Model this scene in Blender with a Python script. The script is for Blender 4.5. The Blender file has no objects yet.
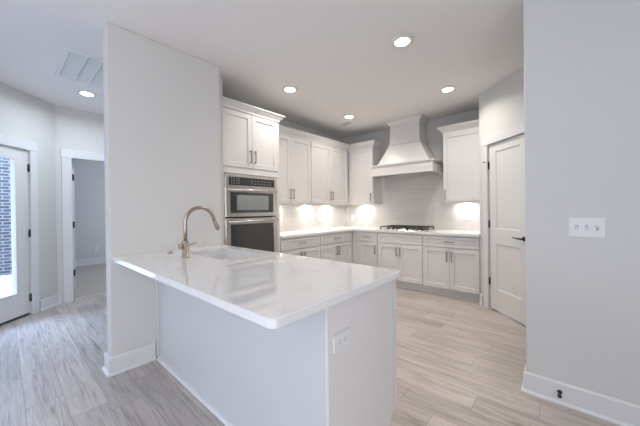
import bpy, bmesh, math, random
from mathutils import Vector, Matrix
random.seed(7)
S = bpy.context.scene
COL = S.collection
R = math.radians

# ------------------------------------------------------------------ camera, world, exposure
def make_camera():
    f, yaw, pit, rol, cy, h = 280.06, 0.7228, -0.0036, -0.0113, 210.47, 1.2662
    F = Vector((-math.sin(yaw)*math.cos(pit), math.cos(yaw)*math.cos(pit), math.sin(pit)))
    Rt = Vector((math.cos(yaw), math.sin(yaw), 0))
    U = Rt.cross(F)
    R2 = Rt*math.cos(rol) + U*math.sin(rol)
    U2 = -Rt*math.sin(rol) + U*math.cos(rol)
    cd = bpy.data.cameras.new('camera')
    cd.sensor_width = 36; cd.lens = f*36/640; cd.shift_y = -(213-cy)/640; cd.clip_start = 0.02
    c = bpy.data.objects.new('camera', cd); COL.objects.link(c)
    m = Matrix((R2, U2, -F)).transposed().to_4x4(); m.translation = (0, 0, h)
    c.matrix_world = m
    S.camera = c
make_camera()

w = bpy.data.worlds.new('world'); S.world = w; w.use_nodes = True
nt = w.node_tree; nt.nodes.clear()
wo = nt.nodes.new('ShaderNodeOutputWorld'); bg = nt.nodes.new('ShaderNodeBackground')
bg.inputs[0].default_value = (0.60, 0.755, 1.0, 1); bg.inputs[1].default_value = 2.1
nt.links.new(bg.outputs[0], wo.inputs[0])
S.view_settings.view_transform = 'Standard'; S.view_settings.look = 'None'
S.view_settings.gamma = 1; S.view_settings.use_curve_mapping = False
S.view_settings.exposure = 0.09

def area_light(name, loc, rot, sx, sy, power, color):
    l = bpy.data.lights.new(name, 'AREA'); l.shape = 'RECTANGLE'; l.size = sx; l.size_y = sy
    l.energy = power; l.color = color
    o = bpy.data.objects.new(name, l); COL.objects.link(o); o.location = loc; o.rotation_euler = rot
    return o
DAY = (1.0, 0.97, 0.96)
BLUE = (0.60, 0.71, 1.0)
# daylight entering through the windows behind the camera, on the left of the living room, and in the bedroom
area_light('window_daylight_rear', (-0.99, -4.28, 1.5), (R(-90), 0, R(180)), 3.45, 1.7, 24, DAY)
area_light('window_daylight_left', (-3.81, -2.7, 1.5), (0, R(-90), 0), 1.7, 1.9, 76, BLUE)
area_light('added_fill_right', (2.08, -1.9, 1.5), (0, R(90), 0), 1.7, 3.0, 102, DAY)  # added fill behind invented windows, brightens the dividing wall and oven side
area_light('window_daylight_bedroom', (-7.0, 3.86, 1.5), (R(-90), 0, 0), 1.4, 1.4, 44, (0.70, 0.81, 1.0))
area_light('sky_over_patio', (-7.0, -2.2, 3.6), (0, 0, 0), 2.6, 4.5, 780, (0.40, 0.61, 1.0))
LAMP_COL = (1.0, 0.945, 0.86)
HALL_COL = (0.78, 0.88, 1.0)
LAMP_W = 8.3
PUCK_W = 3.1

# ------------------------------------------------------------------ materials
def nmat(name):
    m = bpy.data.materials.new(name); m.use_nodes = True
    return m, m.node_tree, m.node_tree.nodes['Principled BSDF']
def simple(name, col, rough=0.5, metal=0.0, bump=0.0, bscale=200, vary=0.0, spec=0.5):
    m, t, b = nmat(name)
    b.inputs['Roughness'].default_value = rough; b.inputs['Metallic'].default_value = metal
    b.inputs['Specular IOR Level'].default_value = spec
    tc = t.nodes.new('ShaderNodeTexCoord'); nz = t.nodes.new('ShaderNodeTexNoise')
    nz.inputs['Scale'].default_value = bscale; nz.inputs['Detail'].default_value = 3
    t.links.new(tc.outputs['Object'], nz.inputs['Vector'])
    mx = t.nodes.new('ShaderNodeMix'); mx.data_type = 'RGBA'
    k = 1 - vary
    mx.inputs['A'].default_value = (*col, 1); mx.inputs['B'].default_value = (col[0]*k, col[1]*k, col[2]*k, 1)
    t.links.new(nz.outputs['Fac'], mx.inputs['Factor']); t.links.new(mx.outputs['Result'], b.inputs['Base Color'])
    if bump > 0:
        bp = t.nodes.new('ShaderNodeBump'); bp.inputs['Strength'].default_value = bump; bp.inputs['Distance'].default_value = 0.002
        t.links.new(nz.outputs['Fac'], bp.inputs['Height']); t.links.new(bp.outputs['Normal'], b.inputs['Normal'])
    return m
def emis(name, col, s):
    m, t, b = nmat(name)
    b.inputs['Base Color'].default_value = (*col, 1); b.inputs['Emission Color'].default_value = (*col, 1)
    b.inputs['Emission Strength'].default_value = s
    return m
M = {}
M['wall'] = simple('wall_paint', (0.61, 0.60, 0.58), 0.7, bump=0.06, bscale=260, vary=0.02)
M['ceiling'] = simple('ceiling_paint', (0.83, 0.81, 0.80), 0.85, bump=0.08, bscale=180, vary=0.02)
M['satin_wall'] = simple('satin_wall_paint', (0.575, 0.58, 0.585), 0.32, vary=0.01)
M['trim'] = simple('trim_paint', (0.67, 0.67, 0.675), 0.35, vary=0.01)
M['cab'] = simple('cabinet_paint', (0.70, 0.675, 0.66), 0.33, vary=0.01)
M['doorp'] = simple('door_paint', (0.69, 0.675, 0.66), 0.38, vary=0.01)
M['nickel'] = simple('brushed_nickel', (0.34, 0.31, 0.285), 0.36, metal=1.0, vary=0.06)
M['bronze'] = simple('champagne_bronze', (0.43, 0.355, 0.295), 0.34, metal=1.0, vary=0.04)
M['steel'] = simple('stainless_steel', (0.66, 0.63, 0.60), 0.30, metal=1.0, vary=0.05, bscale=60)
M['black'] = simple('black_metal', (0.018, 0.017, 0.017), 0.42, vary=0.2)
M['iron'] = simple('cast_iron', (0.035, 0.033, 0.032), 0.55, bump=0.3, bscale=300, vary=0.3)
M['darkglass'] = simple('oven_glass', (0.035, 0.036, 0.035), 0.05, vary=0.1, spec=1.0)
M['mwwin'] = simple('microwave_window_mesh', (0.30, 0.32, 0.31), 0.10, vary=0.1)  # window grey lifted in the colour to stand for the room's reflection
M['panelglass'] = simple('control_glass', (0.035, 0.033, 0.03), 0.08, vary=0.1)
M['button'] = simple('printed_button', (0.30, 0.29, 0.28), 0.3, vary=0.05)
M['plastic'] = simple('white_plastic', (0.71, 0.71, 0.70), 0.3, vary=0.01)
M['slot'] = simple('dark_slot', (0.08, 0.08, 0.08), 0.6, vary=0.1)
M['gap'] = simple('shadow_gap', (0.05, 0.048, 0.045), 0.8, vary=0.1)
M['sink'] = simple('sink_white', (0.78, 0.77, 0.755), 0.18, vary=0.01)
M['grille'] = simple('grille_white', (0.76, 0.78, 0.80), 0.45, vary=0.02)
M['filter'] = simple('grille_filter', (0.20, 0.21, 0.23), 0.9, vary=0.1)
M['carpet'] = simple('bedroom_carpet', (0.56, 0.50, 0.45), 0.95, bump=1.0, bscale=160, vary=0.35)
M['concrete'] = simple('patio_concrete', (0.75, 0.75, 0.74), 0.85, bump=0.2, bscale=40, vary=0.12)
M['lens'] = emis('lamp_lens', (1.0, 0.95, 0.88), 9)
M['puck'] = emis('puck_lens', (1.0, 0.93, 0.82), 9)

def node(t, kind, **kw):
    n = t.nodes.new(kind)
    for k, v in kw.items(): setattr(n, k, v)
    return n
def mathn(t, op, a, b=None):
    n = t.nodes.new('ShaderNodeMath'); n.operation = op
    for i, v in enumerate((a, b)):
        if v is None: continue
        if isinstance(v, (int, float)): n.inputs[i].default_value = v
        else: t.links.new(v, n.inputs[i])
    return n.outputs[0]

def floor_mat():
    m, t, b = nmat('oak_vinyl_planks')
    tc = node(t, 'ShaderNodeTexCoord'); sp = node(t, 'ShaderNodeSeparateXYZ')
    t.links.new(tc.outputs['Object'], sp.inputs[0])
    X, Y = sp.outputs[0], sp.outputs[1]
    W, L = 0.184, 1.22
    yr = mathn(t, 'DIVIDE', mathn(t, 'ADD', Y, 0.10), W); row = mathn(t, 'FLOOR', yr); fy = mathn(t, 'FRACT', yr)
    wn = node(t, 'ShaderNodeTexWhiteNoise', noise_dimensions='1D'); t.links.new(row, wn.inputs['W'])
    xr = mathn(t, 'ADD', mathn(t, 'DIVIDE', X, L), wn.outputs['Value']); colm = mathn(t, 'FLOOR', xr); fx = mathn(t, 'FRACT', xr)
    cmb = node(t, 'ShaderNodeCombineXYZ'); t.links.new(row, cmb.inputs[0]); t.links.new(colm, cmb.inputs[1])
    pw = node(t, 'ShaderNodeTexWhiteNoise', noise_dimensions='3D'); t.links.new(cmb.outputs[0], pw.inputs['Vector'])
    # grain, stretched along the plank and shifted per plank
    gv = node(t, 'ShaderNodeCombineXYZ')
    t.links.new(mathn(t, 'ADD', mathn(t, 'MULTIPLY', X, 1.3), mathn(t, 'MULTIPLY', pw.outputs['Value'], 37.0)), gv.inputs[0])
    t.links.new(mathn(t, 'MULTIPLY', Y, 15.0), gv.inputs[1]); t.links.new(mathn(t, 'MULTIPLY', pw.outputs['Value'], 13.0), gv.inputs[2])
    g1 = node(t, 'ShaderNodeTexNoise'); g1.inputs['Scale'].default_value = 1.6; g1.inputs['Detail'].default_value = 7
    g1.inputs['Roughness'].default_value = 0.62; g1.inputs['Distortion'].default_value = 0.9
    t.links.new(gv.outputs[0], g1.inputs['Vector'])
    gv2 = node(t, 'ShaderNodeVectorMath', operation='MULTIPLY'); gv2.inputs[1].default_value = (2.2, 5.0, 1)
    t.links.new(gv.outputs[0], gv2.inputs[0])
    g2 = node(t, 'ShaderNodeTexNoise'); g2.inputs['Scale'].default_value = 2.0; g2.inputs['Detail'].default_value = 4
    t.links.new(gv2.outputs[0], g2.inputs['Vector'])
    r1 = node(t, 'ShaderNodeValToRGB'); e = r1.color_ramp.elements
    e[0].position = 0.30; e[0].color = (0.215, 0.187, 0.167, 1); e[1].position = 0.72; e[1].color = (0.605, 0.548, 0.503, 1)
    k = r1.color_ramp.elements.new(0.5); k.color = (0.475, 0.422, 0.383, 1)
    t.links.new(mathn(t, 'ADD', mathn(t, 'MULTIPLY', g1.outputs['Fac'], 0.62), mathn(t, 'MULTIPLY', g2.outputs['Fac'], 0.38)), r1.inputs['Fac'])
    tone = mathn(t, 'ADD', mathn(t, 'MULTIPLY', pw.outputs['Value'], 0.26), 0.87)
    seam_y = mathn(t, 'LESS_THAN', mathn(t, 'MULTIPLY', mathn(t, 'MINIMUM', fy, mathn(t, 'SUBTRACT', 1.0, fy)), W), 0.0014)
    seam_x = mathn(t, 'LESS_THAN', mathn(t, 'MULTIPLY', mathn(t, 'MINIMUM', fx, mathn(t, 'SUBTRACT', 1.0, fx)), L), 0.0016)
    seam = mathn(t, 'MAXIMUM', seam_y, seam_x)
    sc = mathn(t, 'MULTIPLY', tone, mathn(t, 'SUBTRACT', 1.0, mathn(t, 'MULTIPLY', seam, 0.45)))
    vm = node(t, 'ShaderNodeVectorMath', operation='SCALE'); t.links.new(r1.outputs['Color'], vm.inputs[0]); t.links.new(sc, vm.inputs['Scale'])
    t.links.new(vm.outputs[0], b.inputs['Base Color'])
    t.links.new(mathn(t, 'ADD', mathn(t, 'MULTIPLY', g1.outputs['Fac'], 0.18), 0.28), b.inputs['Roughness'])
    bp = node(t, 'ShaderNodeBump'); bp.inputs['Strength'].default_value = 0.12; bp.inputs['Distance'].default_value = 0.002
    t.links.new(mathn(t, 'SUBTRACT', g2.outputs['Fac'], mathn(t, 'MULTIPLY', seam, 1.0)), bp.inputs['Height']); t.links.new(bp.outputs['Normal'], b.inputs['Normal'])
    return m
M['floor'] = floor_mat()

def quartz(name, vein=1.0, rough=0.06):
    m, t, b = nmat(name)
    tc = node(t, 'ShaderNodeTexCoord')
    mp = node(t, 'ShaderNodeMapping'); mp.inputs['Rotation'].default_value = (0, 0, R(33)); mp.inputs['Scale'].default_value = (0.8, 2.4, 1)
    t.links.new(tc.outputs['Object'], mp.inputs[0])
    n1 = node(t, 'ShaderNodeTexNoise'); n1.inputs['Scale'].default_value = 1.7; n1.inputs['Detail'].default_value = 6; n1.inputs['Distortion'].default_value = 1.6
    t.links.new(mp.outputs[0], n1.inputs['Vector'])
    d = mathn(t, 'ABSOLUTE', mathn(t, 'SUBTRACT', n1.outputs['Fac'], 0.5))
    v = mathn(t, 'MAXIMUM', mathn(t, 'SUBTRACT', 1.0, mathn(t, 'MULTIPLY', d, 40.0)), 0.0)
    n2 = node(t, 'ShaderNodeTexNoise'); n2.inputs['Scale'].default_value = 2.3; n2.inputs['Detail'].default_value = 3
    t.links.new(tc.outputs['Object'], n2.inputs['Vector'])
    fac = mathn(t, 'ADD', mathn(t, 'MULTIPLY', mathn(t, 'MULTIPLY', v, n2.outputs['Fac']), 0.42*vein), mathn(t, 'MULTIPLY', n2.outputs['Fac'], 0.10*vein))
    mx = node(t, 'ShaderNodeMix', data_type='RGBA'); mx.inputs['A'].default_value = (0.77, 0.76, 0.745, 1); mx.inputs['B'].default_value = (0.46, 0.455, 0.45, 1)
    t.links.new(fac, mx.inputs['Factor']); t.links.new(mx.outputs['Result'], b.inputs['Base Color'])
    b.inputs['Roughness'].default_value = rough; b.inputs['IOR'].default_value = 1.95
    return m
M['quartz'] = quartz('veined_white_quartz', 0.6, 0.025)
M['quartz2'] = quartz('plain_white_quartz', 0.25, 0.15)

def brickmat(name, c1, c2, mortar, scale, bw, bh, ms, rough, axis, bump=0.4):
    m, t, b = nmat(name)
    tc = node(t, 'ShaderNodeTexCoord'); sp = node(t, 'ShaderNodeSeparateXYZ'); t.links.new(tc.outputs['Object'], sp.inputs[0])
    cb = node(t, 'ShaderNodeCombineXYZ'); t.links.new(sp.outputs[axis], cb.inputs[0]); t.links.new(sp.outputs[2], cb.inputs[1])
    br = node(t, 'ShaderNodeTexBrick'); br.inputs['Scale'].default_value = scale
    br.inputs['Brick Width'].default_value = bw; br.inputs['Row Height'].default_value = bh; br.inputs['Mortar Size'].default_value = ms
    br.inputs['Color1'].default_value = (*c1, 1); br.inputs['Color2'].default_value = (*c2, 1); br.inputs['Mortar'].default_value = (*mortar, 1)
    br.inputs['Mortar Smooth'].default_value = 0.2
    t.links.new(cb.outputs[0], br.inputs['Vector']); t.links.new(br.outputs['Color'], b.inputs['Base Color'])
    b.inputs['Roughness'].default_value = rough
    bp = node(t, 'ShaderNodeBump'); bp.inputs['Strength'].default_value = bump; bp.inputs['Distance'].default_value = 0.003; bp.invert = True
    t.links.new(br.outputs['Fac'], bp.inputs['Height']); t.links.new(bp.outputs['Normal'], b.inputs['Normal'])
    return m
tile_args = ((0.59, 0.57, 0.555), (0.56, 0.54, 0.525), (0.46, 0.445, 0.43), 1.0, 0.305, 0.076, 0.0022, 0.16)
M['tile_x'] = brickmat('gloss_subway_tile_back', *tile_args, 0, 0.35)
M['tile_y'] = brickmat('gloss_subway_tile_left', *tile_args, 1, 0.35)
br_args = ((0.075, 0.062, 0.058), (0.13, 0.11, 0.105), (0.30, 0.30, 0.30), 1.0, 0.203, 0.0677, 0.010, 0.9)
M['brick_y'] = brickmat('patio_brick', *br_args, 1, 0.8)
M['brick_x'] = brickmat('patio_brick_side', *br_args, 0, 0.8)
def glassmat():
    m, t, b = nmat('clear_glass')
    t.nodes.remove(b); out = t.nodes['Material Output']
    tr = node(t, 'ShaderNodeBsdfTransparent'); gl = node(t, 'ShaderNodeBsdfGlossy'); gl.inputs['Roughness'].default_value = 0.02
    lw = node(t, 'ShaderNodeLayerWeight')
    fz = mathn(t, 'ADD', mathn(t, 'MULTIPLY', mathn(t, 'POWER', lw.outputs['Facing'], 5.0), 0.9), 0.04)
    mx = node(t, 'ShaderNodeMixShader'); t.links.new(fz, mx.inputs[0]); t.links.new(tr.outputs[0], mx.inputs[1]); t.links.new(gl.outputs[0], mx.inputs[2])
    t.links.new(mx.outputs[0], out.inputs[0])
    return m
M['glass'] = glassmat()

# ------------------------------------------------------------------ mesh helpers
class MB:
    def __init__(s): s.bm = bmesh.new()
    def box(s, x0, x1, y0, y1, z0, z1, bev=0.0, seg=1):
        t = bmesh.new()
        bmesh.ops.create_cube(t, size=1.0)
        for v in t.verts:
            v.co = Vector(((x0+x1)/2 + v.co.x*(x1-x0), (y0+y1)/2 + v.co.y*(y1-y0), (z0+z1)/2 + v.co.z*(z1-z0)))
        if bev > 0: bmesh.ops.bevel(t, geom=list(t.edges), offset=bev, segments=seg, affect='EDGES', profile=0.5)
        s._merge(t); return s
    def _merge(s, t):
        t.normal_update()
        me = bpy.data.meshes.new('tmp'); t.to_mesh(me); t.free(); s.bm.from_mesh(me); bpy.data.meshes.remove(me)
    def rings(s, rings, cap0=True, cap1=True, smooth=False):
        """loft a list of equal-length closed loops of points"""
        vs = [[s.bm.verts.new(p) for p in r] for r in rings]
        n = len(rings[0]); fs = []
        for a, b in zip(vs, vs[1:]):
            for i in range(n):
                fs.append(s.bm.faces.new((a[i], a[(i+1) % n], b[(i+1) % n], b[i])))
        if cap0: fs.append(s.bm.faces.new(list(reversed(vs[0]))))
        if cap1: fs.append(s.bm.faces.new(vs[-1]))
        if smooth:
            for f in fs[:(len(rings)-1)*n]: f.smooth = True
        return s
    def shaker(s, x0, x1, z0, z1, yf, th=0.02, fr=0.057, rec=0.012, panels=None):
        """framed door face looking along -y with sunk panel(s)"""
        def rect(i, y, a=None):
            X0, X1, Z0, Z1 = a or (x0, x1, z0, z1)
            return [(X0+i, y, Z0+i), (X1-i, y, Z0+i), (X1-i, y, Z1-i), (X0+i, y, Z1-i)]
        if panels is None:
            s.rings([rect(0, yf+th), rect(0, yf+0.0015), rect(0.0015, yf), rect(fr, yf), rect(fr+0.006, yf+rec)])
        else:                                     # rails and stiles as bars, sunk boards between
            s.box(x0, x0+fr, yf, yf+th, z0, z1, 0.0012); s.box(x1-fr, x1, yf, yf+th, z0, z1, 0.0012)
            zs = [z0] + [z for p in panels for z in p] + [z1]
            for a, b in zip(zs[::2], zs[1::2]): s.box(x0+fr, x1-fr, yf, yf+th, a, b)
            for a, b in panels:
                q = (x0+fr, x1-fr, a, b)
                s.rings([rect(0, yf, q), rect(0.009, yf+rec, q)], False, True)
                s.box(x0+fr, x1-fr, yf+rec+0.001, yf+th, a, b)
        return s
    def sweep(s, path, prof, z=0.0, closed=False):
        """mitred sweep; prof = [(out, up)]; out is to the right of travel"""
        n = len(path); P = [Vector((p[0], p[1])) for p in path]; loops = []
        for i in range(n):
            d0 = (P[i]-P[i-1]).normalized() if (i > 0 or closed) else None
            d1 = (P[(i+1) % n]-P[i]).normalized() if (i < n-1 or closed) else None
            d0 = d0 or d1; d1 = d1 or d0
            n0 = Vector((d0.y, -d0.x)); n1 = Vector((d1.y, -d1.x)); m = (n0+n1).normalized(); k = 1/max(0.2, m.dot(n0))
            loops.append([(P[i].x+m.x*o*k, P[i].y+m.y*o*k, z+u) for o, u in prof])
        if closed: loops.append(loops[0]); s.rings(loops, False, False)
        else: s.rings(loops)
        return s
    def lathe(s, prof, c=(0, 0, 0), n=24, axis='z', smooth=True):
        loops = []
        for r, h in prof:
            L = []
            for i in range(n):
                a = 2*math.pi*i/n; x, y = r*math.cos(a), r*math.sin(a)
                q = {'z': (x, y, h), 'y': (x, h, -y), 'x': (h, x, y)}[axis]
                L.append((c[0]+q[0], c[1]+q[1], c[2]+q[2]))
            loops.append(L)
        return s.rings(loops, True, True, smooth)
    def tube(s, pts, rad, n=12):
        pts = [Vector(p) for p in pts]; loops = []; up = None
        for i, p in enumerate(pts):
            d = (pts[min(i+1, len(pts)-1)] - pts[max(i-1, 0)]).normalized()
            if up is None:
                up = Vector((1, 0, 0)) if abs(d.x) < 0.9 else Vector((0, 1, 0))
            u = (up - d*up.dot(d)).normalized(); v = d.cross(u); up = u
            r = rad[i] if isinstance(rad, (list, tuple)) else rad
            loops.append([tuple(p + (u*math.cos(a) + v*math.sin(a))*r) for a in [2*math.pi*k/n for k in range(n)]])
        return s.rings(loops, True, True, True)
    def prism(s, poly, z0, z1):
        return s.rings([[(x, y, z0) for x, y in poly], [(x, y, z1) for x, y in poly]])
    def build(s, name, mat, parent=None, loc=None):
        bmesh.ops.recalc_face_normals(s.bm, faces=s.bm.faces)
        me = bpy.data.meshes.new(name); s.bm.to_mesh(me); s.bm.free()
        me.materials.append(M[mat])
        o = bpy.data.objects.new(name, me); COL.objects.link(o)
        if parent: o.parent = parent
        if loc: o.location = loc
        return o
def tag(o, label, cat, group=None):
    o['label'] = label; o['category'] = cat
    if group: o['group'] = group
    return o
def thing(name, label, cat, loc=(0, 0, 0), rz=0, group=None):
    o = bpy.data.objects.new(name, None); COL.objects.link(o); o.empty_display_size = 0.1
    o.location = loc; o.rotation_euler = (0, 0, rz)
    return tag(o, label, cat, group)
def struct(o): o['kind'] = 'structure'; return o
def frame_empty(name, loc, rz):
    o = bpy.data.objects.new(name, None); COL.objects.link(o); o.location = loc; o.rotation_euler = (0, 0, rz); o['kind'] = 'structure'; return o

# ------------------------------------------------------------------ key planes
CZ = 2.743
XS, YS0, YS1 = -2.665, 0.546, 1.490       # dividing wall: kitchen face, free end, kitchen end
YR, XR = 2.371, -0.217                     # wall on the right facing the camera
XL, YB = -3.480, 4.743                     # kitchen left wall, back wall
XE = -5.282                                # hall wall with bedroom doorway
XF, YF = -2.875, 4.138                     # base / tall cabinet door fronts
PX, PY = -0.858, 4.147                     # corner where the angled pantry wall starts
EX, EY = -5.282, 0.501                     # corner where the angled patio wall starts

# ------------------------------------------------------------------ structure
struct(MB().prism([(XE-0.13, 0.3), (-3.86, -1.15), (-3.86, -4.33), (2.13, -4.33), (2.13, 4.9), (-5.42, 4.9)], -0.08, 0.0).build('floor', 'floor'))
struct(MB().prism([(-5.42, 0.3), (-3.86, -1.22), (-3.86, -4.33), (2.13, -4.33), (2.13, 4.9), (-5.42, 4.9)], CZ, CZ+0.1).build('ceiling', 'ceiling'))
struct(MB().box(XS-0.125, XS, YS0, YS1, 0, CZ, 0.006, 2).build('wall_divider', 'wall'))
struct(MB().box(XE, XS-0.125, YS1, YS1+0.10, 0, CZ).build('wall_hall', 'wall'))
struct(MB().box(XL-0.12, XL, YS1+0.10, YB, 0, CZ).build('wall_left', 'wall'))
struct(MB().box(XL-0.12, PX+0.0, YB, YB+0.12, 0, CZ).build('wall_back', 'wall'))
struct(MB().box(XR, 2.0, YR, YR+0.125, 0, CZ, 0.006, 2).build('wall_right', 'wall'))
# pantry corner: side return, angled wall with opening, hallway face
dS, dW, dH = 0.182, 0.612, 2.04            # door start along the wall, width, height
struct(MB().box(PX, PX+0.11, PY+0.03, YB+0.12, 0, CZ).build('wall_pantry_side', 'wall'))
pf = frame_empty('wall_pantry', (PX, PY, 0), R(-45))
mb = MB(); L_ = 0.98
mb.box(0, dS-0.02, 0, 0.11, 0, CZ); mb.box(dS+dW+0.02, L_, 0, 0.11, 0, CZ); mb.box(dS-0.02, dS+dW+0.02, 0, 0.11, dH+0.022, CZ)
mb.build('wall_face', 'wall', pf)
hx, hy = PX + L_*math.cos(R(45)), PY - L_*math.sin(R(45))
struct(MB().box(hx+0.0, 2.0, hy, hy+0.11, 0, CZ).build('wall_hallway', 'wall'))
struct(MB().box(-0.6, 0.4, 4.62, 4.72, 0, CZ).build('wall_pantry_rear', 'wall'))
# hall wall with bedroom doorway
oY0, oY1, oH = 0.655, 1.42, 2.035
mb = MB(); mb.box(XE-0.12, XE, 0.42, oY0-0.02, 0, CZ); mb.box(XE-0.12, XE, oY1+0.02, 4.0, 0, CZ); mb.box(XE-0.12, XE, oY0-0.02, oY1+0.02, oH+0.02, CZ)
struct(mb.build('wall_bedroom', 'wall'))
# angled wall with the glazed patio door (local x runs to the right when facing it)
ef = frame_empty('wall_patio', (EX, EY, 0), R(135))
xs_h = -0.396                                # hinge edge of the patio door
dw2, dh2 = 0.914, 2.035
mb = MB(); mb.box(xs_h+0.02, -0.03, 0, 0.15, 0, CZ); mb.box(-2.2, xs_h-dw2-0.02, 0, 0.15, 0, CZ); mb.box(xs_h-dw2-0.02, xs_h+0.02, 0, 0.15, dh2+0.02, CZ)
mb.build('wall_face', 'wall', ef)
# living room behind the camera, with its windows; the right-hand pair is added for fill light
def windowed_wall(name, wins, length, loc, rz, thick=0.13):
    f = frame_empty(name, loc, rz); mb = MB(); x = 0.0
    for (a, b, z0, z1) in wins:
        mb.box(x, a, 0, thick, 0, CZ); mb.box(a, b, 0, thick, 0, z0); mb.box(a, b, 0, thick, z1, CZ); x = b
    mb.box(x, length, 0, thick, 0, CZ); mb.build('wall_face', 'wall', f)
    for (a, b, z0, z1) in wins:
        fm = MB()
        for q in ((a, a+0.05, z0, z1), (b-0.05, b, z0, z1), (a+0.05, b-0.05, z0, z0+0.05), (a+0.05, b-0.05, z1-0.05, z1), (a+0.05, b-0.05, (z0+z1)/2-0.02, (z0+z1)/2+0.02)):
            fm.box(q[0], q[1], 0.04, 0.09, q[2], q[3])
        fr_ = fm.build('window_frame', 'trim', f)
        MB().box(a+0.05, b-0.05, 0.062, 0.067, z0+0.05, z1-0.05).build('window_pane', 'glass', fr_)
    return f
windowed_wall('wall_rear', [(0.35, 1.95, 0.6, 2.4), (2.2, 3.8, 0.6, 2.4)], 5.73, (2.0, -4.2, 0), R(180))
windowed_wall('wall_living_left', [(0.55, 2.45, 0.6, 2.4)], 3.14, (-3.73, -4.2, 0), R(90))
windowed_wall('wall_living_right', [(5.20, 6.60, 0.6, 2.4), (6.80, 8.20, 0.6, 2.4)], 9.10, (2.0, 4.9, 0), R(-90))

# bedroom beyond the doorway
struct(MB().box(-8.72, XE-0.12, 0.30, 3.98, -0.06, 0.004).build('floor_bedroom', 'carpet'))
struct(MB().box(-8.72, XE-0.12, 0.30, 3.98, CZ, CZ+0.1).build('ceiling_bedroom', 'ceiling'))
struct(MB().box(-8.72, -8.60, 0.30, 3.80, 0.004, CZ).build('wall_bedroom_far', 'wall'))
struct(MB().box(-8.60, XE-0.121, 0.30, 0.42, 0.004, CZ).build('wall_bedroom_side', 'wall'))
mb = MB(); mb.box(-8.60, -7.8, 3.7, 3.8, 0.004, CZ); mb.box(-6.2, XE-0.12, 3.7, 3.8, 0.004, CZ); mb.box(-7.8, -6.2, 3.7, 3.8, 0.004, 0.75); mb.box(-7.8, -6.2, 3.7, 3.8, 2.25, CZ)
struct(mb.build('wall_bedroom_window', 'wall'))
fm = MB()
for q in ((-7.8, -7.75, .75, 2.25), (-6.25, -6.2, .75, 2.25), (-7.75, -6.25, .75, .8), (-7.75, -6.25, 2.2, 2.25), (-7.75, -6.25, 1.48, 1.52)): fm.box(q[0], q[1], 3.72, 3.77, q[2], q[3])
wf = struct(fm.build('window_1', 'trim')); MB().box(-7.75, -6.25, 3.742, 3.747, .8, 2.2).build('window_pane', 'glass', wf)

# patio seen through the glass of the door
struct(MB().box(-16, -3.9, -9.0, 0.18, -0.14, -0.03).build('ground', 'concrete'))
struct(MB().box(-9.1, -8.8, -4.0, 0.28, -0.03, 3.3).build('wall_brick', 'brick_y'))
struct(MB().box(-8.8, XE-0.14, 0.18, 0.29, -0.03, 3.3).build('wall_brick_side', 'brick_x'))

# baseboards
BASE = [(0, 0), (0.030, 0), (0.030, 0.010), (0.024, 0.018), (0.016, 0.022), (0.016, 0.128), (0.010, 0.138), (0, 0.138)]
def base(name, paths):
    mb = MB()
    for p in paths: mb.sweep(p, BASE)
    return struct(mb.build(name, 'trim'))
base('baseboard_divider', [[(XS-0.125, YS1-0.031), (XS-0.125, YS0), (XS, YS0), (XS, 0.853)]])
base('baseboard_right', [[(XR, YR+0.125), (XR, YR), (1.97, YR)]])
base('baseboard_hall', [[(XE+0.031, YS1), (XS-0.157, YS1)]])
c45 = math.cos(R(45))
def dia(s, d=0.0): return (PX + s*c45 - d*c45, PY - s*c45 - d*c45)      # point on pantry wall, d in front of it
def pat(s, d=0.0): return (EX - s*c45 + d*c45, EY + s*c45 + d*c45)      # point on patio wall
base('baseboard_pantry', [[dia(0.002), dia(0.055)], [dia(0.92), dia(0.975)]])
base('baseboard_patio', [[pat(xs_h+0.115), pat(-0.001), (XE, 0.532)]])
struct(MB().sweep([(-8.60, 0.45), (-8.60, 3.68)], BASE, 0.004).build('baseboard_bedroom', 'trim'))
for nm, path in (('baseboard_living', [(1.97, -4.2), (-3.70, -4.2)]), ('baseboard_living_left', [(-3.73, -4.17), (-3.73, -1.1)]), ('baseboard_living_right', [(2.0, 2.348), (2.0, -4.168)])):
    base(nm, [path])

# ------------------------------------------------------------------ doors and trims
def hinge_mb(x, y, z):
    m = MB(); m.lathe([(0.0065, z-0.045), (0.0065, z+0.045)], (x, y, 0), 10); m.lathe([(0.004, z+0.045), (0.0045, z+0.052), (0.001, z+0.055)], (x, y, 0), 10)
    m.box(x-0.016, x-0.004, y+0.001, y+0.006, z-0.044, z+0.044); m.box(x+0.004, x+0.016, y+0.001, y+0.006, z-0.044, z+0.044)
    return m
def casing(name, parent_loc, rz, x0, x1, top, wd=0.092, hd=0.105, depth=0.11, th=0.02):
    e = frame_empty(name, parent_loc, rz)
    m = MB(); m.box(x0-wd, x0+0.0, -th, -0.0005, 0, top, 0.002); m.box(x1, x1+wd, -th, -0.0005, 0, top, 0.002)
    m.box(x0-wd-0.004, x1+wd+0.004, -th-0.004, -0.0005, top, top+hd, 0.002)
    m.build('casing', 'trim', e)
    j = MB(); j.box(x0-0.0195, x0+0.0, 0, depth, 0, top); j.box(x1, x1+0.0195, 0, depth, 0, top); j.box(x0, x1, 0, depth, top, top+0.0195)
    j.box(x0, x0+0.012, 0.05, 0.085, 0, top); j.box(x1-0.012, x1, 0.05, 0.085, 0, top)
    j.build('jamb', 'trim', e)
    return e
casing('trim_pantry', (PX, PY, 0), R(-45), dS-0.004, dS+dW+0.004, dH+0.004)
d3 = frame_empty('door_3', (PX, PY, 0), R(-45))
leaf = MB().shaker(dS, dS+dW, 0.020, dH, 0.006, 0.035, 0.115, 0.010, [(0.275, 0.825), (1.01, dH-0.10)]).build('door_leaf', 'doorp', d3)
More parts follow.
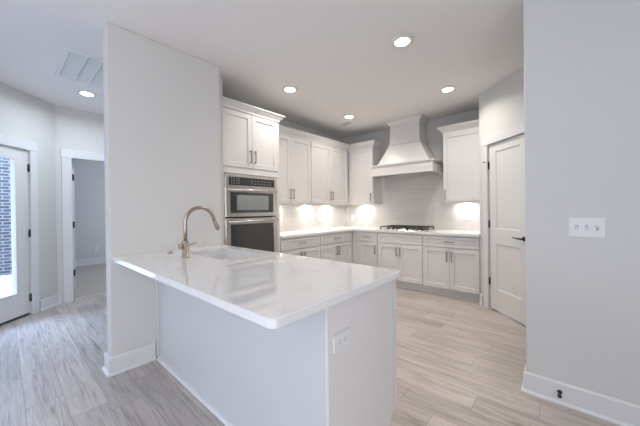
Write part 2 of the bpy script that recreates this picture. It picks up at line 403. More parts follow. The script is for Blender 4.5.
for z in (0.35, 1.06, 1.79): hinge_mb(dS-0.004, -0.004, z).build('hinge', 'black', d3)['label'] = 'black door hinge'
hm = MB(); hs = dS+dW-0.06
hm.lathe([(0.026, -0.004), (0.026, 0.004), (0.024, 0.006)], (hs, 0.0, 0.93), 20, 'y')
hm.lathe([(0.011, -0.045), (0.011, 0.0)], (hs, 0.0, 0.93), 14, 'y')
hm.tube([(hs+0.004, -0.045, 0.93), (hs-0.05, -0.047, 0.931), (hs-0.11, -0.044, 0.935)], [0.010, 0.008, 0.0065])
hm.build('door_handle', 'black', d3)['label'] = 'black lever handle'
# spring door stop pin on the top hinge
hp = MB(); hp.tube([(dS-0.004, -0.006, 1.838), (dS-0.045, -0.03, 1.838)], 0.004, 8); hp.lathe([(0.008, -0.006), (0.008, 0.006)], (dS-0.047, -0.031, 1.838), 10, 'x')
hp.build('hinge_stop', 'black', d3)

casing('trim_patio', (EX, EY, 0), R(135), xs_h-dw2-0.004, xs_h+0.004, dh2+0.004, depth=0.15)
d1 = frame_empty('door_1', (EX, EY, 0), R(135))
m = MB(); x0, x1 = xs_h-dw2, xs_h; st = 0.148; gz0, gz1 = 0.295, 1.915
m.box(x0, x0+st, 0.008, 0.052, 0.03, dh2, 0.001); m.box(x1-st, x1, 0.008, 0.052, 0.03, dh2, 0.001)
m.box(x0+st, x1-st, 0.008, 0.052, 0.03, gz0); m.box(x0+st, x1-st, 0.008, 0.052, gz1, dh2)
m.build('door_leaf', 'doorp', d1)
b_ = MB(); g = 0.016
for q in ((x0+st, x0+st+g, gz0, gz1), (x1-st-g, x1-st, gz0, gz1), (x0+st+g, x1-st-g, gz0, gz0+g), (x0+st+g, x1-st-g, gz1-g, gz1)): b_.box(q[0], q[1], 0.001, 0.058, q[2], q[3], 0.003)
b_.build('glazing_bead', 'trim', d1)
MB().box(x0+st+g, x1-st-g, 0.027, 0.033, gz0+g, gz1-g).build('glass_pane', 'glass', d1)
for z in (0.215, 1.01, 1.82): hinge_mb(x1+0.003, -0.004, z).build('hinge', 'black', d1)['label'] = 'black door hinge'
hm = MB(); hs = x0+0.065
hm.lathe([(0.03, -0.004), (0.03, 0.008)], (hs, 0, 0.95), 20, 'y'); hm.lathe([(0.011, -0.05), (0.011, 0.0)], (hs, 0, 0.95), 14, 'y'); hm.tube([(hs-0.004, -0.05, 0.95), (hs+0.06, -0.052, 0.95), (hs+0.115, -0.05, 0.953)], [0.010, 0.008, 0.007])
hm.build('door_handle', 'black', d1)
th_ = MB(); th_.box(x0-0.0, x1+0.0, -0.03, 0.14, 0.0, 0.012, 0.003); th_.build('threshold', 'steel', d1)
sw_ = MB(); sw_.box(x0+0.002, x1-0.002, 0.012, 0.05, 0.014, 0.030); sw_.build('door_sweep', 'black', d1)

casing('trim_bedroom', (XE, 0, 0), R(90), oY0, oY1, oH, wd=0.105, hd=0.115, depth=0.12)
d2 = frame_empty('door_2', (XE-0.128, oY0+0.006, 0), R(180))
MB().shaker(0.0, 0.745, 0.018, oH-0.01, -0.040, 0.035, 0.115, 0.010, [(0.24, 0.83), (1.01, oH-0.11)]).build('door_leaf', 'doorp', d2)
for z in (0.385, 1.085, 1.775):
    hm = MB(); hm.lathe([(0.0085, z-0.045), (0.0085, z+0.045)], (-0.010, -0.022, 0), 10); hm.box(-0.004, -0.0005, -0.038, -0.012, z-0.044, z+0.044)
    hm.build('hinge', 'black', d2)['label'] = 'black door hinge'
tr = struct(MB().box(XE-0.125, XE-0.03, oY0, oY1, 0.0, 0.010, 0.003).build('trim_threshold', 'floor'))

# ------------------------------------------------------------------ cabinets
def pull(parent, x, z, vertical=True, L=0.14, y=-0.021, mat='nickel'):
    m = MB(); a = L/2; r = 0.0062
    if vertical:
        m.box(x-r, x+r, y-0.034, y-0.022, z-a, z+a, 0.002)
        for s in (-1, 1): m.box(x-r, x+r, y-0.024, y, z+s*(a-0.008)-r, z+s*(a-0.008)+r)
    else:
        m.box(x-a, x+a, y-0.034, y-0.022, z-r, z+r, 0.002)
        for s in (-1, 1): m.box(x+s*(a-0.008)-r, x+s*(a-0.008)+r, y-0.024, y, z-r, z+r)
    return m.build('handle', mat, parent)
GAP = 0.0075
def cdoor(parent, x0, x1, z0, z1, hx=None, hz=None, name='door', vert=True, fr=0.057, L=0.14):
    d = MB().shaker(x0, x1, z0, z1, -0.021, 0.0205, fr).build(name, 'cab', parent)
    if hx is not None: pull(d, hx, hz, vert, L)
    return d
def base_cabinet(label, loc, rz, w, layout, depth=0.57, group=None, fill_l=0, fill_r=0):
    """front of the box at local y = 0; doors stand 21 mm proud"""
    t = thing('base_cabinet', label, 'cabinet', loc, rz, group or 'base cabinets along the kitchen walls')
    b = MB(); b.box(-fill_l, w+fill_r, 0, depth, 0.115, 0.8805); b.build('body', 'cab', t)
    MB().box(-fill_l, w+fill_r, 0.055, 0.07, 0.0, 0.1145).build('toe_kick', 'cab', t)
    zt0, zt1, zd0, zd1 = 0.712, 0.862, 0.125, 0.699
    g = GAP
    if layout == 'false':
        cdoor(t, g, w-g, zt0, zt1, name='false_drawer_front', fr=0.04)
    else:
        cdoor(t, g, w-g, zt0, zt1, w/2, (zt0+zt1)/2, 'drawer', False, 0.04, 0.13)
    if layout == 'single':
        cdoor(t, g, w-g, zd0, zd1, w-0.035, zd1-0.115)
    else:
        cdoor(t, g, w/2-0.002, zd0, zd1, w/2-0.032, zd1-0.115)
        cdoor(t, w/2+0.002, w-g, zd0, zd1, w/2+0.032, zd1-0.115)
    return t
XB = XF - 0.021; YBX = YF + 0.021           # carcass fronts
base_cabinet('white base cabinet right beside the wall oven, half hidden by the peninsula top', (XB, 2.453, 0), R(90), 0.815, 'double')
base_cabinet('white base cabinet in the left run next to the inside corner', (XB, 3.269, 0), R(90), 0.828, 'double', fill_r=0.06)
base_cabinet('narrow white base cabinet with one door, left of the cooktop cabinet', (-2.754, YBX, 0), 0, 0.372, 'single', fill_l=0.138)
base_cabinet('white base cabinet directly under the cooktop, blank front without drawer handle', (-2.381, YBX, 0), 0, 0.759, 'false')
base_cabinet('white base cabinet with drawer and two doors beside the pantry door', (-1.621, YBX, 0), 0, 0.761, 'double')

def crown_prof(z0, z1, out):
    h = z1-z0
    return [(0, z0), (0.008, z0), (0.008, z0+0.02*h/0.1), (0.018, z0+0.35*h), (0.55*out, z0+0.55*h), (0.80*out, z0+0.82*h), (out, z0+0.84*h), (out, z1), (0, z1)]
def wall_cabinet(label, loc, rz, w, doors, hz, zb=1.362, zt=2.40, depth=0.325, hinge='r', end=None, group=None):
    t = thing('wall_cabinet', label, 'cabinet', loc, rz, group or 'wall cabinets above the worktop')
    b = MB(); b.box(0, w, 0, depth, zb, zt); b.box(0, w, 0.0, 0.02, zb-0.022, zb); b.build('body', 'cab', t)
    g = GAP
    if doors == 2:
        cdoor(t, g, w/2-0.002, zb+0.004, zt-0.03, w/2-0.032, hz, L=0.15); cdoor(t, w/2+0.002, w-g, zb+0.004, zt-0.03, w/2+0.032, hz, L=0.15)
    else:
        cdoor(t, g, w-g, zb+0.004, zt-0.03, 0.035 if hinge == 'r' else w-0.035, hz, L=0.15)
    return t
XU, YU = -3.150, 4.414                       # wall cabinet carcass fronts
wall_cabinet('white double door wall cabinet next to the tall oven cabinet', (XU, 2.453, 0), R(90), 0.887, 2, 1.505)
wall_cabinet('white double door wall cabinet on the left wall next to the corner', (XU, 3.341, 0), R(90), 1.028, 2, 1.505)
ct = wall_cabinet('white single door wall cabinet in the corner, left of the range hood', (-3.096, YU, 0), 0, 0.489, 1, 1.475, hinge='l')
MB().box(-0.053, -0.0005, 0.0, 0.32, 1.362, 2.40).build('filler_strip', 'cab', ct)
ru = wall_cabinet('white single door wall cabinet between the range hood and the pantry wall', (-1.399, YU, 0), 0, 0.538, 1, 1.465, hinge='r')
MB().sweep([(0, 0.325), (0, -0.001), (0.538, -0.001)][::1], crown_prof(2.372, 2.482, 0.07)).build('crown_molding', 'cab', ru)
cm = MB().sweep([(XU+0.001, 2.518), (XU+0.001, YU-0.001), (-2.606, YU-0.001), (-2.606, YB-0.003)], crown_prof(2.385, 2.492, 0.06)).build('crown_molding', 'cab')
tag(cm, 'continuous white crown molding along the corner run of wall cabinets', 'molding')

# tall oven cabinet
TY0, TW = 1.597, 0.855
tall = thing('oven_cabinet', 'tall white cabinet housing the stainless wall ovens', 'cabinet', (XB, TY0, 0), R(90))
b = MB()
oz0, oz1 = 0.42, 1.690; ol, orr = 0.037, 0.803
b.box(0, ol+0.0, 0, 0.58, 0.115, 2.45); b.box(orr, TW, 0, 0.58, 0.115, 2.45); b.box(ol, orr, 0, 0.58, oz1+0.003, 2.45); b.box(ol, orr, 0, 0.58, 0.115, oz0-0.003); b.box(ol, orr, 0.56, 0.58, oz0-0.003, oz1+0.003)
b.box(-0.106, 0, 0.0, 0.02, 0.0, 2.45)
b.build('body', 'cab', tall)
MB().box(0, TW, 0.055, 0.07, 0.0, 0.1145).build('toe_kick', 'cab', tall)
MB().box(0.0, ol-0.004, -0.0145, 0, oz0, oz1).build('face_strip', 'cab', tall)
MB().box(orr+0.004, TW, -0.0145, 0, oz0, oz1).build('face_strip', 'cab', tall)
fr_ = MB(); fr_.box(0.0, TW, -0.0145, 0, oz1+0.006, 1.765); fr_.box(0.0, 0.026, -0.0145, 0, 1.765, 2.45); fr_.box(TW-0.026, TW, -0.0145, 0, 1.765, 2.45); fr_.build('face_frame', 'cab', tall)
cdoor(tall, 0.030, TW/2-0.0015, 1.773, 2.425, TW/2-0.032, 1.912, L=0.15); cdoor(tall, TW/2+0.0015, TW-0.030, 1.773, 2.425, TW/2+0.032, 1.912, L=0.15)
cdoor(tall, GAP, TW-GAP, 0.125, oz0-0.006, TW/2, 0.28, 'drawer', False, 0.057, 0.14)
MB().sweep([(-0.106, -0.021), (TW+0.0005, -0.021), (TW+0.0005, 0.56)], crown_prof(2.432, 2.516, 0.062)).build('crown_molding', 'cab', tall)

# combined microwave and wall oven
ov = thing('wall_oven', 'stainless steel microwave and oven combination built into the tall cabinet', 'oven', (XB, TY0, 0), R(90))
a0, a1 = 0.040, 0.800; fy = -0.045
c = MB(); c.box(a0+0.01, a1-0.01, -0.0, 0.54, oz0+0.004, oz1-0.006); c.build('housing', 'steel', ov)
f_ = MB(); f_.box(a0, a0+0.016, -0.028, -0.0005, oz0+0.004, oz1-0.004); f_.box(a1-0.016, a1, -0.028, -0.0005, oz0+0.004, oz1-0.004); f_.box(a0+0.016, a1-0.016, -0.028, -0.0005, oz1-0.016, oz1-0.004); f_.box(a0+0.016, a1-0.016, -0.028, -0.0005, oz0+0.004, oz0+0.02)
f_.build('trim_frame', 'steel', ov)
x0, x1 = a0+0.017, a1-0.017
cp = MB().box(x0, x1, -0.040, -0.0005, 1.542, 1.673, 0.002).build('control_panel', 'steel', ov)
gp = MB().box(x0+0.035, x1-0.035, -0.0425, -0.0402, 1.556, 1.652, 0.001).build('control_glass', 'panelglass', cp)
for i in range(4):
    for j in range(3): MB().box(x0+0.06+i*0.032, x0+0.078+i*0.032, -0.0432, -0.0426, 1.575+j*0.026, 1.585+j*0.026).build('key', 'button', cp)
for i in range(7):
    for j in range(2): MB().box(x0+0.33+i*0.046, x0+0.355+i*0.046, -0.0432, -0.0426, 1.580+j*0.034, 1.588+j*0.034).build('key', 'button', cp)
MB().box(x0+0.215, x0+0.305, -0.0432, -0.0426, 1.585, 1.625).build('display', 'darkglass', cp)
def oven_door(nm, z0, z1, gz0, gz1, gl, gr, inner):
    d = MB(); d.box(x0, gl, fy, -0.001, z0, z1, 0.002); d.box(gr, x1, fy, -0.001, z0, z1, 0.002); d.box(gl, gr, fy, -0.001, z0, gz0); d.box(gl, gr, fy, -0.001, gz1, z1)
    d = d.build(nm, 'steel', ov)
    MB().box(gl, gr, fy+0.002, -0.004, gz0, gz1).build('glass_front', 'darkglass', d)
    if inner: MB().box(gl+inner[0], gr-inner[0], fy+0.0004, fy+0.0019, gz0+inner[1], gz1-inner[1]).build('window_mesh', 'mwwin', d)
    h = MB(); hz = z1-0.035
    h.tube([(x0+0.015, fy-0.042, hz), (x1-0.015, fy-0.042, hz)], 0.0125, 16)
    for q in (x0+0.04, x1-0.04): h.box(q-0.012, q+0.012, fy-0.040, fy, hz-0.009, hz+0.009, 0.002)
    h.build('handle', 'steel', d)
    return d
oven_door('microwave_door', 1.193, 1.536, 1.236, 1.478, x0+0.052, x1-0.052, (0.085, 0.034))
oven_door('oven_door', oz0+0.03, 1.173, oz0+0.13, 1.106, x0+0.052, x1-0.052, None)
MB().box(x0, x1, -0.02, -0.001, 1.174, 1.192).build('vent_gap', 'black', ov)

# ------------------------------------------------------------------ worktop, backsplash, cooktop, hood
cp_ = MB(); poly = [(XL+0.010, 2.454), (-2.845, 2.454), (-2.845, 4.108), (PX-0.003, 4.108), (PX-0.003, YB-0.010), (XL+0.010, YB-0.010)]
cp_.rings([[(x, y, 0.8815) for x, y in poly], [(x, y, 0.912) for x, y in poly], [(x+(0.002 if x < -3 else -0.002), y+(0.002 if y < 3 else (0.002 if y < 4.2 else -0.002)), 0.914) for x, y in poly]])
o = cp_.build('worktop', 'quartz2'); tag(o, 'white L-shaped quartz worktop along the left and back walls', 'worktop')
bk = thing('backsplash', 'glossy off-white subway tile backsplash in the kitchen corner', 'backsplash', (0, 0, 0))
MB().box(XL+0.001, XL+0.009, 2.454, YB-0.010, 0.9145, 1.361).build('tile_field', 'tile_y', bk)
m = MB(); m.box(XL+0.001, PX-0.003, YB-0.009, YB-0.001, 0.9145, 1.361); m.box(-2.604, -1.402, YB-0.009, YB-0.001, 1.361, 1.820); m.build('tile_field', 'tile_x', bk)

ck = thing('gas_cooktop', 'stainless gas cooktop with black cast iron grates under the hood', 'cooktop', (-2.001, 4.443, 0.9142))
t_ = MB(); W2, D2 = 0.381, 0.265
t_.rings([[(-W2*k, -D2*q, z), (W2*k, -D2*q, z), (W2*k, D2*q, z), (-W2*k, D2*q, z)] for k, q, z in ((1, 1, 0), (1, 1, 0.004), (0.99, 0.985, 0.009), (0.96, 0.95, 0.008))])
t_.build('tray', 'steel', ck)
for (bx, by, r) in ((-0.25, 0.10, 0.042), (-0.25, -0.10, 0.035), (0, 0.03, 0.055), (0.25, 0.10, 0.042), (0.25, -0.10, 0.035)):
    bb = MB().lathe([(r+0.012, 0.008), (r+0.012, 0.014), (r, 0.018), (r, 0.024), (0.001, 0.026)], (bx, by, 0), 20).build('burner', 'iron', ck)
for gx in (-0.240, 0.0, 0.240):
    g = MB(); hw, hd = 0.114, 0.235; z0, z1 = 0.044, 0.060; r = 0.008
    for y in (-hd, hd): g.box(gx-hw, gx+hw, y-r, y+r, z0, z1, 0.002)
    for x in (-hw, hw): g.box(gx+x-r, gx+x+r, -hd, hd, z0, z1, 0.002)
    for y in (-0.10, 0.0, 0.10): g.box(gx-hw, gx+hw, y-r, y+r, z0, z1)
    g.box(gx-r, gx+r, -hd, hd, z0, z1)
    for x in (-hw, hw):
        for y in (-hd, 0, hd): g.box(gx+x-0.008, gx+x+0.008, y-0.008, y+0.008, 0.006, z0)
    g.build('grate', 'iron', ck)
for i in range(5):
    MB().lathe([(0.020, 0.008), (0.020, 0.012), (0.016, 0.014), (0.014, 0.032), (0.001, 0.033)], (-0.16+i*0.08, -0.243, 0), 18).build('knob', 'steel', ck)

hd = thing('range_hood', 'white tapered range hood with square chimney above the cooktop', 'range hood', (-2.017, YB-0.0015, 0))
bw, bd, z0, z1 = 0.515, 0.498, 1.823, 2.005
m = MB(); m.box(-bw, bw, -bd, -bd+0.02, z0, z1); m.box(-bw, -bw+0.02, -bd+0.02, 0, z0, z1); m.box(bw-0.02, bw, -bd+0.02, 0, z0, z1); m.box(-bw+0.02, bw-0.02, -bd+0.02, 0, z0+0.05, z0+0.07)
m.box(-bw+0.012, bw-0.012, -bd+0.012, 0, z1+0.0005, z1+0.003); m.build('canopy', 'cab', hd)
mol = [(0, 0), (0.024, 0), (0.024, 0.020), (0.006, 0.024), (0, 0.024)]
MB().sweep([(-bw, 0), (-bw, -bd), (bw, -bd), (bw, 0)], [(0, 0), (0.008, 0), (0.010, 0.004), (0.008, 0.020), (0, 0.022)], z0).build('bottom_molding', 'cab', hd)
MB().sweep([(-bw, 0), (-bw, -bd), (bw, -bd), (bw, 0)], [(0, -0.006), (0, -0.020), (0.022, -0.020), (0.024, 0.0), (-0.012, 0.003), (-0.012, 0)], z1).build('top_molding', 'cab', hd)
tz = 2.345; cw, cd = 0.258, 0.330
def q4(x, y, z): return [(-x, 0, z), (-x, -y, z), (x, -y, z), (x, 0, z)]
MB().rings([q4(bw-0.070, bd-0.055, z1+0.0035), q4(cw+0.006, cd+0.006, tz)]).build('tapered_body', 'cab', hd)
MB().rings([q4(cw, cd, tz+0.001), q4(cw, cd, CZ-0.001)]).build('chimney', 'cab', hd)
MB().sweep([(-cw, 0), (-cw, -cd), (cw, -cd), (cw, 0)], mol, tz).build('collar_molding', 'cab', hd)
MB().sweep([(-cw, 0), (-cw, -cd), (cw, -cd), (cw, 0)], crown_prof(2.668, CZ-0.001, 0.058)).build('crown_molding', 'cab', hd)
v = MB(); v.box(-0.36, 0.36, -0.42, -0.08, z0+0.042, z0+0.049)
for i in range(12): v.box(-0.33+i*0.057, -0.30+i*0.057, -0.39, -0.11, z0+0.038, z0+0.042)
v.build('vent_insert', 'steel', hd)

# ------------------------------------------------------------------ peninsula
X1, YP0, YP1 = -0.7066, 0.567, 1.502
YPN, XEND = 0.877, -0.737
pen = thing('kitchen_peninsula', 'white kitchen peninsula base with plain panelled back and end', 'peninsula', (XS, YPN, 0))
Wp = XEND-XS; Dp = 1.490-YPN
MB().box(0.002, Wp-0.020, 0, 0.018, 0.0, 0.881).build('back_panel', 'satin_wall', pen)
e_ = MB(); pr = [(0.0, 0.0), (Dp-0.085, 0.0), (Dp-0.085, 0.115), (Dp-0.047, 0.14), (Dp-0.047, 0.881), (0.0, 0.881)]
e_.rings([[(Wp-0.019, y, z) for y, z in pr], [(Wp, y, z) for y, z in pr]]); e_.build('end_panel', 'cab', pen)
MB().box(Wp-0.006, Wp+0.0012, -0.002, -0.0003, 0.0, 0.8805).build('corner_bead', 'trim', pen)
ib = MB(); ib.box(0.002, Wp, Dp-0.043, Dp-0.022, 0.14, 0.881); ib.box(0.002, Wp-0.020, 0.019, Dp-0.044, 0.115, 0.13); ib.box(0.002, 0.02, 0.019, Dp-0.044, 0.13, 0.881)
ib.box(0.002, Wp-0.020, Dp-0.11, Dp-0.095, 0.0, 0.1145); ib.build('body', 'cab', pen)
MB().sweep([(0.032, 0.0), (Wp-0.0005, 0.0)], [(0, 0), (0.022, 0), (0.022, 0.009), (0.016, 0.016), (0.006, 0.020), (0, 0.020)]).build('shoe_molding', 'trim', pen)
MB().box(0.002, 0.020, -0.012, -0.0005, 0.021, 0.8805).build('scribe_strip', 'trim', pen)
# kitchen side doors
def pdoor(xa, xb, za, zb, hx, nm='door'):
    d = MB(); d.shaker(-xb, -xa, za, zb, -0.021, 0.0205, 0.057)
    for v in d.bm.verts: v.co = Vector((-v.co.x, Dp-0.0215-v.co.y, v.co.z))
    return d.build(nm, 'cab', pen)
pdoor(0.03, 0.60, 0.14, 0.862, 0); pdoor(0.603, 0.90, 0.14, 0.862, 0); pdoor(0.91, 1.33, 0.14, 0.70, 0); pdoor(0.91, 1.33, 0.712, 0.862, 0, 'drawer'); pdoor(1.34, Wp-0.0005, 0.14, 0.70, 0); pdoor(1.34, Wp-0.0005, 0.712, 0.862, 0, 'drawer')

# peninsula top with a sink cut-out and rounded free corners
sx0, sx1, sy0, sy1 = -2.50, -1.86, 1.03, 1.385
def rounded(x0, x1, y0, y1, r, n=6, corners=(1, 1, 1, 1)):
    P = []
    for (cx, cy, a0, k) in ((x0+r, y0+r, 180, corners[0]), (x1-r, y0+r, 270, corners[1]), (x1-r, y1-r, 0, corners[2]), (x0+r, y1-r, 90, corners[3])):
        for i in range(n+1):
            a = R(a0+90*i/n)
            if k: P.append((cx+r*math.cos(a), cy+r*math.sin(a)))
            else: P.append((x0 if a0 in (180, 90) else x1, y0 if a0 in (180, 270) else y1))
    return P
def slab_with_hole():
    bm = bmesh.new()
    x0, x1, y0, y1 = XS+0.001, X1, YP0, YP1; r = 0.028; n = 6
    # outline: square at the wall, round at the free end
    out = [(x0, y0), (sx0, y0), (sx1, y0)] + [(x1-r+r*math.sin(R(90*i/n)), y0+r-r*math.cos(R(90*i/n))) for i in range(n+1)]
    out += [(x1-r+r*math.cos(R(90*i/n)), y1-r+r*math.sin(R(90*i/n))) for i in range(n+1)] + [(sx1, y1), (sx0, y1), (x0, y1)]
    hole = [(sx0, sy0), (sx1, sy0), (sx1, sy1), (sx0, sy1)]
    zt, zb, c = 0.914, 0.8815, 0.003
    def inset(P, d):
        cx, cy = (x0+x1)/2, (y0+y1)/2
        return [(p[0]-d*(1 if p[0] > x1-0.06 else 0), p[1]-d*(1 if p[1] > cy else -1)) for p in P]
    bot = [bm.verts.new((x, y, zb)) for x, y in out]; mid = [bm.verts.new((x, y, zt-c)) for x, y in out]; top = [bm.verts.new((x, y, zt)) for x, y in inset(out, c)]
    ht = [bm.verts.new((x, y, zt)) for x, y in hole]; hb = [bm.verts.new((x, y, zb)) for x, y in hole]
    N = len(out)
    for A, B in ((bot, mid), (mid, top)):
        for i in range(N): bm.faces.new((A[i], A[(i+1) % N], B[(i+1) % N], B[i]))
    for i in range(4): bm.faces.new((ht[i], ht[(i+1) % 4], hb[(i+1) % 4], hb[i]))
    for T, H in ((top, ht), (bot, hb)):
        k = N
        bm.faces.new((T[0], T[1], H[0], H[3], T[k-2], T[k-1]))
        bm.faces.new((T[1], T[2], H[1], H[0])); bm.faces.new((H[3], H[2], T[k-3], T[k-2]))
        bm.faces.new([T[2]] + T[3:k-3] + [T[k-3], H[2], H[1]])
    m = MB(); m.bm.free(); m.bm = bm
    return m
o = slab_with_hole().build('peninsula_worktop', 'quartz'); tag(o, 'large veined white quartz peninsula top with rounded corners and overhang', 'worktop')
sk = MB(); g = 0.006
def lp(d, z): return rounded(sx0-g+d, sx1+g-d, sy0-g+d, sy1+g-d, 0.03, 5) if False else [(x, y, z) for x, y in rounded(sx0-g+d, sx1+g-d, sy0-g+d, sy1+g-d, 0.03, 5)]
sk.rings([lp(-0.012, 0.8795), lp(-0.012, 0.881), lp(0, 0.881), lp(0.004, 0.70), lp(0.02, 0.685), lp(0.25*0.6, 0.682)], False, True)
ko = sk.build('kitchen_sink', 'sink'); tag(ko, 'white undermount sink set into the peninsula top', 'sink')
MB().lathe([(0.045, 0.6835), (0.045, 0.686), (0.03, 0.684), (0.001, 0.6835)], (-2.18, 1.22, 0), 20).build('drain', 'steel', ko)

# faucet
fx, fyy = -2.185, 0.921
fa = thing('faucet', 'champagne bronze gooseneck kitchen faucet on the peninsula top', 'faucet', (fx, fyy, 0.9142))
MB().lathe([(0.027, 0), (0.027, 0.004), (0.024, 0.006), (0.0235, 0.122), (0.020, 0.126)], (0, 0, 0), 24).build('base', 'bronze', fa)
pts = [(0, 0, 0.120), (0, 0, 0.20), (0, 0, 0.262)]; rr = 0.116; cz = 0.262; cyy = rr
for i in range(1, 17):
    a = R(180-i*(180-14)/16); pts.append((0, cyy+rr*math.cos(a), cz+rr*math.sin(a)))
pts += [(0, 0.236, 0.262)]
sp = MB().tube(pts, 0.0135, 16).build('spout', 'bronze', fa)
e0, e1 = Vector((0, 0.2345, 0.268)), Vector((0, 0.268, 0.196))
MB().tube([e0, e0.lerp(e1, 0.08), e0.lerp(e1, 0.9), e1], [0.0138, 0.0155, 0.0165, 0.0152], 16).build('spray_head', 'bronze', fa)
MB().tube([(0, 0.268, 0.232), (0, 0.278, 0.212)], [0.005, 0.005], 10).build('spray_button', 'bronze', fa)
hn = MB(); hn.tube([(0, -0.02, 0.085), (0, -0.048, 0.085)], 0.017, 16); hn.build('valve_cap', 'bronze', fa)
hn = MB(); hn.tube([(0.0, 0.018, 0.088), (0.0, 0.05, 0.096), (0.0, 0.088, 0.102)], [0.006, 0.005, 0.004], 10); hn.build('lever', 'bronze', fa)
asw = thing('air_switch', 'small round metal button left of the faucet', 'button', (-2.50, 0.927, 0.9142))
MB().lathe([(0.022, 0), (0.022, 0.005), (0.019, 0.008), (0.001, 0.008)], (0, 0, 0), 20).build('collar', 'nickel', asw)
MB().lathe([(0.012, 0.0082), (0.012, 0.013), (0.001, 0.014)], (0, 0, 0), 16).build('button', 'nickel', asw)

# ------------------------------------------------------------------ outlets and switches
def plate(t, w, h):
    m = MB(); a, b = w/2, h/2
    def q(d, y): return [(-a+d, y, -b+d), (a-d, y, -b+d), (a-d, y, b-d), (-a+d, y, b-d)]
    m.rings([q(0, -0.0005), q(0, -0.004), q(0.004, -0.007)]); return m.build('cover_plate', 'plastic', t)
def outlet(label, loc, rz, horiz=False, group=None):
    t = thing('wall_outlet', label, 'outlet', loc, rz, group or 'white power outlets')
    w_, h_ = (0.118, 0.074) if horiz else (0.074, 0.118)
    plate(t, w_, h_)
    for s in (-1, 1):
        cx, cz_ = (s*0.0215, 0) if horiz else (0, s*0.0215)
        r = MB(); P = [(cx+0.0165*math.cos(R(k*15)), cz_+0.0165*math.sin(R(k*15))) for k in range(24)]
        r.rings([[(x, -0.0072, z) for x, z in P], [(x, -0.0092, z) for x, z in P]]); r = r.build('receptacle', 'plastic', t)
        sl = MB()
        for d in (-0.006, 0.006):
            if horiz: sl.box(cx-0.002, cx+0.006, -0.0096, -0.0090, cz_+d-0.001, cz_+d+0.001)
            else: sl.box(cx+d-0.001, cx+d+0.001, -0.0096, -0.0090, cz_-0.002, cz_+0.006)
        if horiz: sl.box(cx-0.011, cx-0.007, -0.0096, -0.0090, cz_-0.002, cz_+0.002)
        else: sl.box(cx-0.002, cx+0.002, -0.0096, -0.0090, cz_-0.011, cz_-0.007)
        sl.build('slots', 'slot', r)
    return t
outlet('white outlet on the left tile wall below the double door cabinets', (XL+0.0095, 3.913, 1.085), R(90))
outlet('white outlet on the back tile wall under the corner wall cabinet', (-3.286, YB-0.0095, 1.085), 0)
outlet('white outlet on the tile beside the pantry wall', (-1.145, YB-0.0095, 1.14), 0)
outlet('white horizontal outlet on the end panel of the peninsula', (XEND+0.0005, 0.965, 0.700), R(90), True)
outlet('white outlet on the far bedroom wall seen through the doorway', (-8.5995, 1.49, 0.36), R(90))
sw = thing('light_switch', 'white triple toggle switch plate on the right wall', 'switch', (0.090, YR-0.0002, 1.136))
plate(sw, 0.165, 0.121)
for i in (-1, 0, 1):
    k = MB(); k.box(i*0.046-0.0065, i*0.046+0.0065, -0.0078, -0.007, -0.014, 0.014); k = k.build('switch_slot', 'button', sw)
    tg = MB(); u = -1 if i < 1 else 1
    tg.rings([[(i*0.046-0.004, -0.008, -0.007), (i*0.046+0.004, -0.008, -0.007), (i*0.046+0.004, -0.008, 0.007), (i*0.046-0.004, -0.008, 0.007)],
              [(i*0.046-0.0035, -0.020, u*0.008-0.004), (i*0.046+0.0035, -0.020, u*0.008-0.004), (i*0.046+0.0035, -0.020, u*0.008+0.004), (i*0.046-0.0035, -0.020, u*0.008+0.004)]])
    tg.build('toggle', 'plastic', sw)
dst = thing('door_stop', 'small black door stop screwed to the right baseboard', 'door stop', (-0.042, YR-0.0165, 0.078))
MB().lathe([(0.013, 0.0), (0.013, -0.004), (0.006, -0.007), (0.006, -0.048)], (0, 0, 0), 14, 'y').build('post', 'black', dst)
MB().lathe([(0.011, -0.048), (0.012, -0.056), (0.009, -0.062), (0.001, -0.063)], (0, 0, 0), 14, 'y').build('bumper', 'black', dst)

# ------------------------------------------------------------------ ceiling fittings
def recessed(label, x, y, power, col=LAMP_COL, spread=148):
    t = thing('recessed_light', label, 'ceiling light', (x, y, CZ-0.0005), 0, 'recessed ceiling lights')
    MB().lathe([(0.098, 0.0), (0.096, -0.006), (0.070, -0.010), (0.064, -0.006), (0.064, 0.0)], (0, 0, 0), 32).build('trim_ring', 'plastic', t)
    MB().lathe([(0.063, -0.0105), (0.062, -0.0125), (0.001, -0.013)], (0, 0, 0), 32).build('lens', 'lens', t)
    l = bpy.data.lights.new('lamp', 'AREA'); l.shape = 'DISK'; l.size = 0.12; l.energy = power; l.color = col; l.spread = R(spread)
    o = bpy.data.objects.new('lamp', l); COL.objects.link(o); o.parent = t; o.location = (0, 0, -0.018)
recessed('recessed ceiling light nearest the camera, above the right side of the kitchen', -1.08, 2.345, LAMP_W*1.2)
recessed('recessed ceiling light above the tall oven cabinet', -2.53, 2.34, LAMP_W*0.8)
recessed('recessed ceiling light near the back left corner beside the small vent', -2.59, 3.663, LAMP_W*0.8)
recessed('recessed ceiling light in front of the pantry wall, right of the hood', -1.10, 3.667, LAMP_W*1.15)
recessed('recessed ceiling light in the hall near the large return grille', -4.465, 0.71, 13.2, HALL_COL, 168)

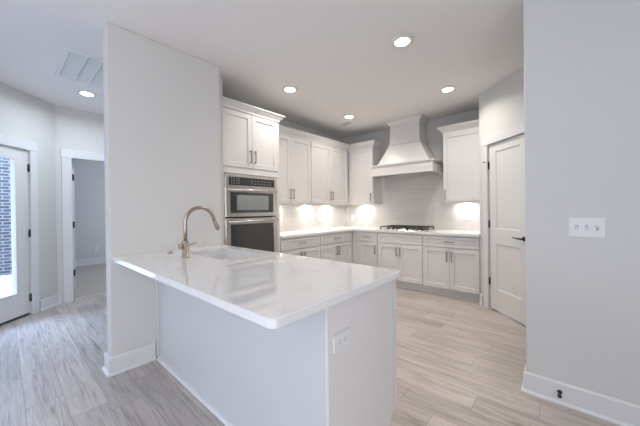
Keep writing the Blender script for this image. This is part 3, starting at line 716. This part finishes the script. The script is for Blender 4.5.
rg = thing('return_grille', 'large white return air grille in the hall ceiling', 'vent', (-4.11, 0.385, CZ-0.0005))
m = MB(); GW, GD, bar = 0.75, 0.56, 0.034
m.box(0, GW, 0, bar, -0.014, 0, 0.003); m.box(0, GW, GD-bar, GD, -0.014, 0, 0.003); m.box(0, bar, bar, GD-bar, -0.014, 0, 0.003); m.box(GW-bar, GW, bar, GD-bar, -0.014, 0, 0.003)
m.build('frame', 'grille', rg)
n = 4; pw_ = (GD-2*bar)/n
for i in range(n):
    if i: MB().box(bar, GW-bar, bar+i*pw_-0.009, bar+i*pw_+0.009, -0.0145, -0.001).build('divider_bar', 'grille', rg)
    lv = MB(); q0 = bar+i*pw_+0.0005; q1 = bar+(i+1)*pw_-0.0005
    for k in range(36):
        xx = bar+0.001+k*(GW-2*bar-0.014)/35
        lv.rings([[(xx, q0, -0.009), (xx+0.010, q0, -0.003), (xx+0.010, q0, -0.002), (xx, q0, -0.008)], [(xx, q1, -0.009), (xx+0.010, q1, -0.003), (xx+0.010, q1, -0.002), (xx, q1, -0.008)]])
    lv.build('louver_panel', 'grille', rg)
MB().box(bar, GW-bar, bar, GD-bar, -0.0015, -0.0005).build('filter', 'filter', rg)
sv = thing('ceiling_register', 'small white supply register in the kitchen ceiling near the corner', 'vent', (-2.95, 3.875, CZ-0.0005))
m = MB(); m.box(0, 0.20, 0, 0.014, -0.010, 0, 0.002); m.box(0, 0.20, 0.106, 0.12, -0.010, 0, 0.002); m.box(0, 0.014, 0.014, 0.106, -0.010, 0); m.box(0.186, 0.20, 0.014, 0.106, -0.010, 0); m.build('frame', 'grille', sv)
m = MB()
for k in range(5): m.box(0.014, 0.186, 0.024+k*0.017, 0.028+k*0.017, -0.006, -0.001)
m.build('louvers', 'grille', sv); MB().box(0.014, 0.186, 0.014, 0.106, -0.0008, -0.0002).build('duct_opening', 'slot', sv)

# under-cabinet puck lights
def puck(label, x, y):
    t = thing('puck_light', label, 'cabinet light', (x, y, 1.3615), 0, 'puck lights under the wall cabinets')
    MB().lathe([(0.034, 0.0), (0.034, -0.008), (0.030, -0.011), (0.026, -0.009)], (0, 0, 0), 24).build('housing', 'plastic', t)
    MB().lathe([(0.025, -0.0095), (0.024, -0.0115), (0.001, -0.012)], (0, 0, 0), 24).build('lens', 'puck', t)
    l = bpy.data.lights.new('lamp', 'AREA'); l.shape = 'DISK'; l.size = 0.05; l.energy = PUCK_W; l.color = (1.0, 0.94, 0.86)
    o = bpy.data.objects.new('lamp', l); COL.objects.link(o); o.parent = t; o.location = (0, 0, -0.014)
puck('small puck light under the wall cabinet beside the ovens', XL+0.075, 2.84)
puck('small puck light under the left half of the corner double door cabinet', XL+0.075, 3.57)
puck('small puck light under the right half of the corner double door cabinet', XL+0.075, 4.10)
puck('small puck light under the single door cabinet left of the hood', -2.97, YB-0.075)
puck('small puck light under the wall cabinet beside the pantry wall', -1.15, YB-0.075)
